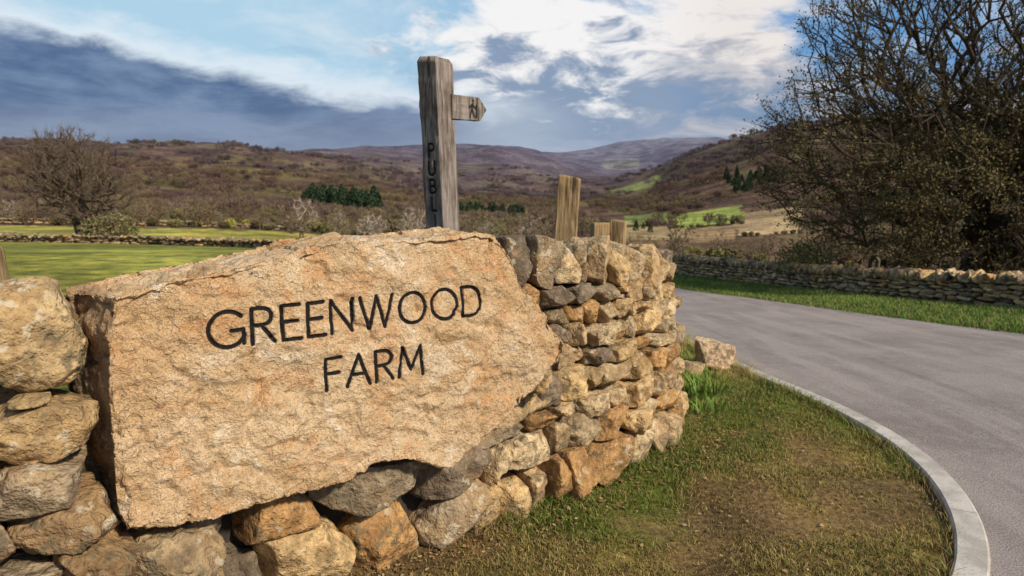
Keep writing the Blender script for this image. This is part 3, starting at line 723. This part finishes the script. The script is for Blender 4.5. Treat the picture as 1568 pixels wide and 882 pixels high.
# ------------------------------------------------------------------ distant vegetation, instanced
tempty=bpy.data.objects.new('distant_woodland',None); scene.collection.objects.link(tempty)
def proto(kind,seed):
    rg=np.random.default_rng(seed)
    if kind=='bare':
        tr=[(0,0,0),(0,0,.8),(.05,0,1.6)]; tg=crown_pts(60,rg,[((0,0,4.6),(2.4,2.4,3.1)),((rg.normal(0,.8),0,3.6),(2.6,2.6,2.))],.8)
        N,par,c,tips=skeleton(tr,tg,seed,1.0,.1); V,F=tubes(N,par,np.minimum(.03*c**.45,.24),3)
        org=np.repeat(N[c<=4],6,axis=0); d=unit(unit(org-np.array([0,0,1.5]))*.6+rg.normal(0,.75,org.shape)+np.array([0,0,.25])); V2,F2=slivers(org,d,rg.uniform(.4,1.1,len(org)),np.full(len(org),.12),rg)
        return np.concatenate([V,V2]),[F,F2+len(V)]
    if kind=='grove':
        VV_=[];FF=[];n0=0
        for k in range(7):
            a=rg.uniform(0,6.28); q=rg.uniform(0,16); s=rg.uniform(.7,1.3); cen=crown_pts(170,rg,[((0,0,4.6),(2.8,2.8,3.0))],.8); d=unit(unit(cen-np.array([0,0,1.5]))+rg.normal(0,.5,cen.shape))
            V,F=slivers(cen,d,rg.uniform(.8,2.,len(cen)),np.full(len(cen),.38),rg); V=V*s+np.array([q*math.cos(a),q*math.sin(a),-.8]); VV_.append(V); FF.append(F+n0); n0+=len(V)
            V,F=slivers(np.zeros((3,3)),unit(rg.normal(0,.2,(3,3))+np.array([0,0,1])),np.full(3,5.),np.full(3,.5),rg); V=V*s+np.array([q*math.cos(a),q*math.sin(a),-1]); VV_.append(V); FF.append(F+n0); n0+=len(V)
        return np.concatenate(VV_),[np.concatenate(FF)]
    if kind=='green':
        cen=crown_pts(600,rg,[((0,0,2.2),(2.3,2.3,1.9)),((.9,0,1.8),(2,2,1.5))],.8); V,F=leaves(cen,rg.uniform(.2,.45,len(cen)),rg); return V,[F]
    if kind=='pine':
        n=800; z=rg.random(n)**.8; rr=(1-z)**.7*2.8*rg.random(n)**.4+.1; a=rg.uniform(0,6.28,n); cen=np.stack([rr*np.cos(a),rr*np.sin(a),z*9+.3],1); V,F=leaves(cen,rg.uniform(.3,.6,n),rg); return V,[F]
def pmesh(name,kind,seed,c):
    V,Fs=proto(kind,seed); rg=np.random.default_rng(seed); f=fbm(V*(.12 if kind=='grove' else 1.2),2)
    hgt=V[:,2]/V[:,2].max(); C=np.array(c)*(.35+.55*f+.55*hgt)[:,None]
    o=mk(name,V,Fs,M_bark if kind in('bare','grove') else M_leaf,C,smooth=False); me=o.data; bpy.data.objects.remove(o); return me
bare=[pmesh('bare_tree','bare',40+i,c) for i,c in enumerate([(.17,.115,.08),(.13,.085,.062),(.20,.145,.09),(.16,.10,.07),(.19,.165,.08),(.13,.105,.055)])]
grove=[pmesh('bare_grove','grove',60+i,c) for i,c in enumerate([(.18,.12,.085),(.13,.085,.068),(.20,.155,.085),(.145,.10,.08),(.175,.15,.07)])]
groveh=[pmesh('far_grove','grove',70+i,c) for i,c in enumerate([(.15,.115,.11),(.12,.092,.10),(.135,.115,.105)])]  # far groves bluer and greyer: distance haze put into their colour
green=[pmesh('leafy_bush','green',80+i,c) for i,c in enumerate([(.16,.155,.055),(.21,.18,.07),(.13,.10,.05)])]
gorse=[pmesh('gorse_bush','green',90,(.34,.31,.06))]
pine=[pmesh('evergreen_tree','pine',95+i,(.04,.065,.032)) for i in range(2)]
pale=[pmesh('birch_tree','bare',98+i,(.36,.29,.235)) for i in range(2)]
def put(meshes,x,y,s,sink=.1):
    z=ground_z(x,y)
    for i in range(len(x)):
        me=meshes[int(rg.integers(0,len(meshes)))]; o=bpy.data.objects.new(me.name,me); o.location=(x[i],y[i],z[i]-sink*s[i]); o.rotation_euler=(0,0,rg.uniform(0,6.28)); k=s[i]
        o.scale=(k*rg.uniform(.85,1.3),k*rg.uniform(.85,1.3),k*rg.uniform(.75,1.15)); o.parent=tempty; scene.collection.objects.link(o)
def scatter(N,r0,r1):
    az=rg.uniform(-44,44,N); rr=np.exp(rg.uniform(np.log(r0),np.log(r1),N)); fm=field_masks(az,rr)
    ok=np.ones(N,bool)
    for k in fm: ok&=~fm[k]
    ok&=~((az<-6)&(rr<118)); ok&=~((az>=-6)&(az<6)&(rr<75))
    den=fbm(np.stack([az*.35,np.log(rr)*3.5,0*az],1),3); centre=(az>5.5)&(az<25)&(rr<900)
    ok&=rg.random(N)<np.where(centre,sm(.46,.60,den)*.55+.05,.25+.75*sm(.40,.52,den))
    ok&=~((az>6.5)&(az<24)&(rr>100)&(rr<330)&(rg.random(N)<.8))
    az,rr=az[ok],rr[ok]; return rr*np.sin(np.radians(az)),rr*np.cos(np.radians(az)),rr,az
x,y,rr,az_=scatter(3600,62,430)
ctr_=(az_>5.5)&(az_<25)
sc=rg.uniform(.28,.66,len(x))**1.0*(.85+.55*sm(130,400,rr))*np.where(ctr_,.75,1)*np.where((rg.random(len(x))<.08),1.5,1); kind=rg.random(len(x))
m=kind<.72; put(bare,x[m],y[m],sc[m])
m=(kind>=.72)&(kind<.95); put(green,x[m],y[m],sc[m]*1.1)
m=kind>=.95; put(pale,x[m],y[m],sc[m])
x,y,rr,az_=scatter(3400,300,2100); m=rr<1100; sc=rg.uniform(.55,1.05,len(x))*(.75+.3*sm(300,900,rr)); put(grove,x[m],y[m],sc[m]); put(groveh,x[~m],y[~m],sc[~m]*1.2)
def cluster(meshes,a0,a1,r0,r1,n,s0,s1):
    az=np.radians(rg.uniform(a0,a1,n)); q=rg.uniform(r0,r1,n); put(meshes,q*np.sin(az),q*np.cos(az),rg.uniform(s0,s1,n))
cluster(pine,-16.8,-11,440,520,90,1.1,1.8); cluster(pine,-4.8,1.2,500,580,60,.8,1.3); cluster(pine,10,12,300,420,6,.4,.6); cluster(pine,17,21,700,900,30,1,1.5)
cluster(gorse,-27,-20.5,112,135,6,.3,.5)
cluster(bare,-21,6,75,112,16,.35,.62); cluster(pale,-18,-8,80,100,6,.5,.72)
cluster(bare,-40,-17,112,120,18,.35,.75); cluster(green,-40,-17,112,118,12,.25,.45)
cluster(green,13,18.6,356,366,14,.4,.6); cluster(bare,8,16,248,254,8,.3,.5); cluster(green,18,23,262,268,8,.4,.5); cluster(bare,8,15,424,445,18,.5,.7); cluster(grove,8,24,640,760,20,.5,.8)
cluster(bare,20,34,26,60,16,.16,.34); cluster(green,10,36,26,60,16,.10,.24); cluster(bare,7,20,40,100,12,.18,.34)
# ------------------------------------------------------------------ light
elev=R(36); saz=R(130)
to=Vector((math.sin(saz)*math.cos(elev),math.cos(saz)*math.cos(elev),math.sin(elev)))
sd=bpy.data.lights.new('sun','SUN'); sd.energy=4.8; sd.angle=R(4); sd.color=(1,.88,.71)
so=bpy.data.objects.new('sun',sd); so.rotation_euler=(-to).to_track_quat('-Z','Y').to_euler(); scene.collection.objects.link(so)
w=bpy.data.worlds.new('World'); scene.world=w; w.use_nodes=True; t=NT(w.node_tree)
out=t.n('ShaderNodeOutputWorld'); sky=t.n('ShaderNodeTexSky',sky_type='NISHITA'); sky.sun_disc=False; sky.sun_elevation=elev; sky.sun_rotation=saz
sky.ozone_density=2; sky.dust_density=.6
bs=t.n('ShaderNodeBackground'); t.l(sky.outputs[0],bs.inputs[0]); bs.inputs[1].default_value=.12
g=t.n('ShaderNodeTexCoord').outputs['Generated']; nv=t.n('ShaderNodeVectorMath',operation='NORMALIZE'); t.l(g,nv.inputs[0])
sp=t.n('ShaderNodeSeparateXYZ'); t.l(nv.outputs[0],sp.inputs[0]); x,y,z=sp.outputs
az=t.m('MULTIPLY',t.m('ARCTAN2',x,y),57.2958); el=t.m('MULTIPLY',t.m('ARCSINE',z),57.2958)
cv=t.n('ShaderNodeCombineXYZ'); t.l(t.m('MULTIPLY',az,1/11),cv.inputs[0]); t.l(t.m('MULTIPLY',el,1/4.2),cv.inputs[1]); c=cv.outputs[0]
n1=t.noise(c,.9,7,.6,.3); n2=t.noise(c,2.1,6,.62,.5); n3=t.noise(c,.45,3,.5); 
cv2=t.n('ShaderNodeCombineXYZ'); t.l(t.m('MULTIPLY',az,1/11),cv2.inputs[0]); t.l(t.m('MULTIPLY',el,1/3.2),cv2.inputs[1]); n4=t.noise(cv2.outputs[0],1.1,6,.6,.2)
top_blue=t.mix(t.ss(az,-20,22),(.43,.65,.81),(.15,.34,.63))
wisp=t.ss(n1,.45,.72,0,.75); colr=t.mix(wisp,top_blue,(.74,.82,.88))
low=t.m('MULTIPLY',t.ss(el,9,4.5),.9); colr=t.mix(low,colr,(.38,.42,.54))
def sq(v,c0,s): q=t.m('DIVIDE',t.m('SUBTRACT',v,c0),s); return t.m('MULTIPLY',q,q)
bias=t.m('SUBTRACT',1,t.m('ADD',sq(az,7,17),sq(el,9.5,7)))
cov=t.ss(t.m('ADD',n1,t.m('MULTIPLY',bias,.28)),.48,.64)
lit=t.ss(t.m('ADD',n2,t.m('MULTIPLY',t.m('SUBTRACT',el,9.4),.035)),.40,.62)
cc=t.mix(lit,(.25,.33,.47),(.95,.93,.92)); cc=t.mix(t.m('MULTIPLY',t.ss(az,8,18),.4),cc,(.78,.66,.58))
colr=t.mix(cov,colr,cc)
rs_=t.m('MULTIPLY',t.ss(t.m('ADD',n4,t.m('MULTIPLY',t.m('SUBTRACT',8.5,el),.05)),.42,.58),t.ss(az,6,18,0,.85)); colr=t.mix(rs_,colr,t.mix(t.ss(n2,.42,.65),(.17,.27,.43),(.50,.50,.55)))
b=t.m('SUBTRACT',8.7,t.m('MULTIPLY',t.m('ADD',az,20),.14)); dd_=t.m('ADD',t.m('SUBTRACT',b,el),t.m('ADD',t.m('MULTIPLY',t.m('SUBTRACT',n1,.5),5),t.m('MULTIPLY',t.m('SUBTRACT',n2,.5),3.0)))
left=t.ss(az,8,-8)
rim=t.m('MULTIPLY',t.m('MULTIPLY',t.ss(dd_,-2.6,-.2),left),.75); colr=t.mix(rim,colr,(.82,.88,.93))
dk_=t.m('MULTIPLY',t.ss(dd_,-.5,1.3),left); bank=t.mix(t.ss(n4,.36,.64),(.065,.12,.25),(.19,.27,.42)); bank=t.mix(t.ss(el,7,3.5,0,.5),bank,(.27,.31,.43)); bank=t.mix(t.ss(az,-18,2,0,.45),bank,(.30,.37,.51))
colr=t.mix(dk_,colr,bank)
sc_=t.m('MULTIPLY',t.ss(n4,.58,.68),t.m('MULTIPLY',t.ss(az,-12,-26),t.ss(el,9,11,0,.7))); colr=t.mix(sc_,colr,(.16,.25,.40))
bc=t.n('ShaderNodeBackground'); t.l(colr,bc.inputs[0]); bc.inputs[1].default_value=1.0
cm=t.m('MAXIMUM',t.ss(el,26,17,0,.95),t.ss(n3,.42,.60,0,.7)); cm=t.m('MULTIPLY',cm,t.ss(el,-3,-1))
mx=t.n('ShaderNodeMixShader'); t.l(cm,mx.inputs[0]); t.l(bs.outputs[0],mx.inputs[1]); t.l(bc.outputs[0],mx.inputs[2]); t.l(mx.outputs[0],out.inputs[0])
w.cycles.sampling_method='MANUAL'; w.cycles.sample_map_resolution=512
# ------------------------------------------------------------------ camera
cd=bpy.data.cameras.new('camera'); cam=bpy.data.objects.new('camera',cd); scene.collection.objects.link(cam); scene.camera=cam
cam.location=(0,0,1.6); cam.rotation_euler=(R(90-8.2),0,0); cd.lens=24; cd.sensor_width=36; cd.clip_start=.05; cd.clip_end=20000
cd.dof.use_dof=True; cd.dof.focus_distance=2.9; cd.dof.aperture_fstop=4.0
scene.view_settings.view_transform='Standard'; scene.view_settings.look='None'; scene.view_settings.exposure=0
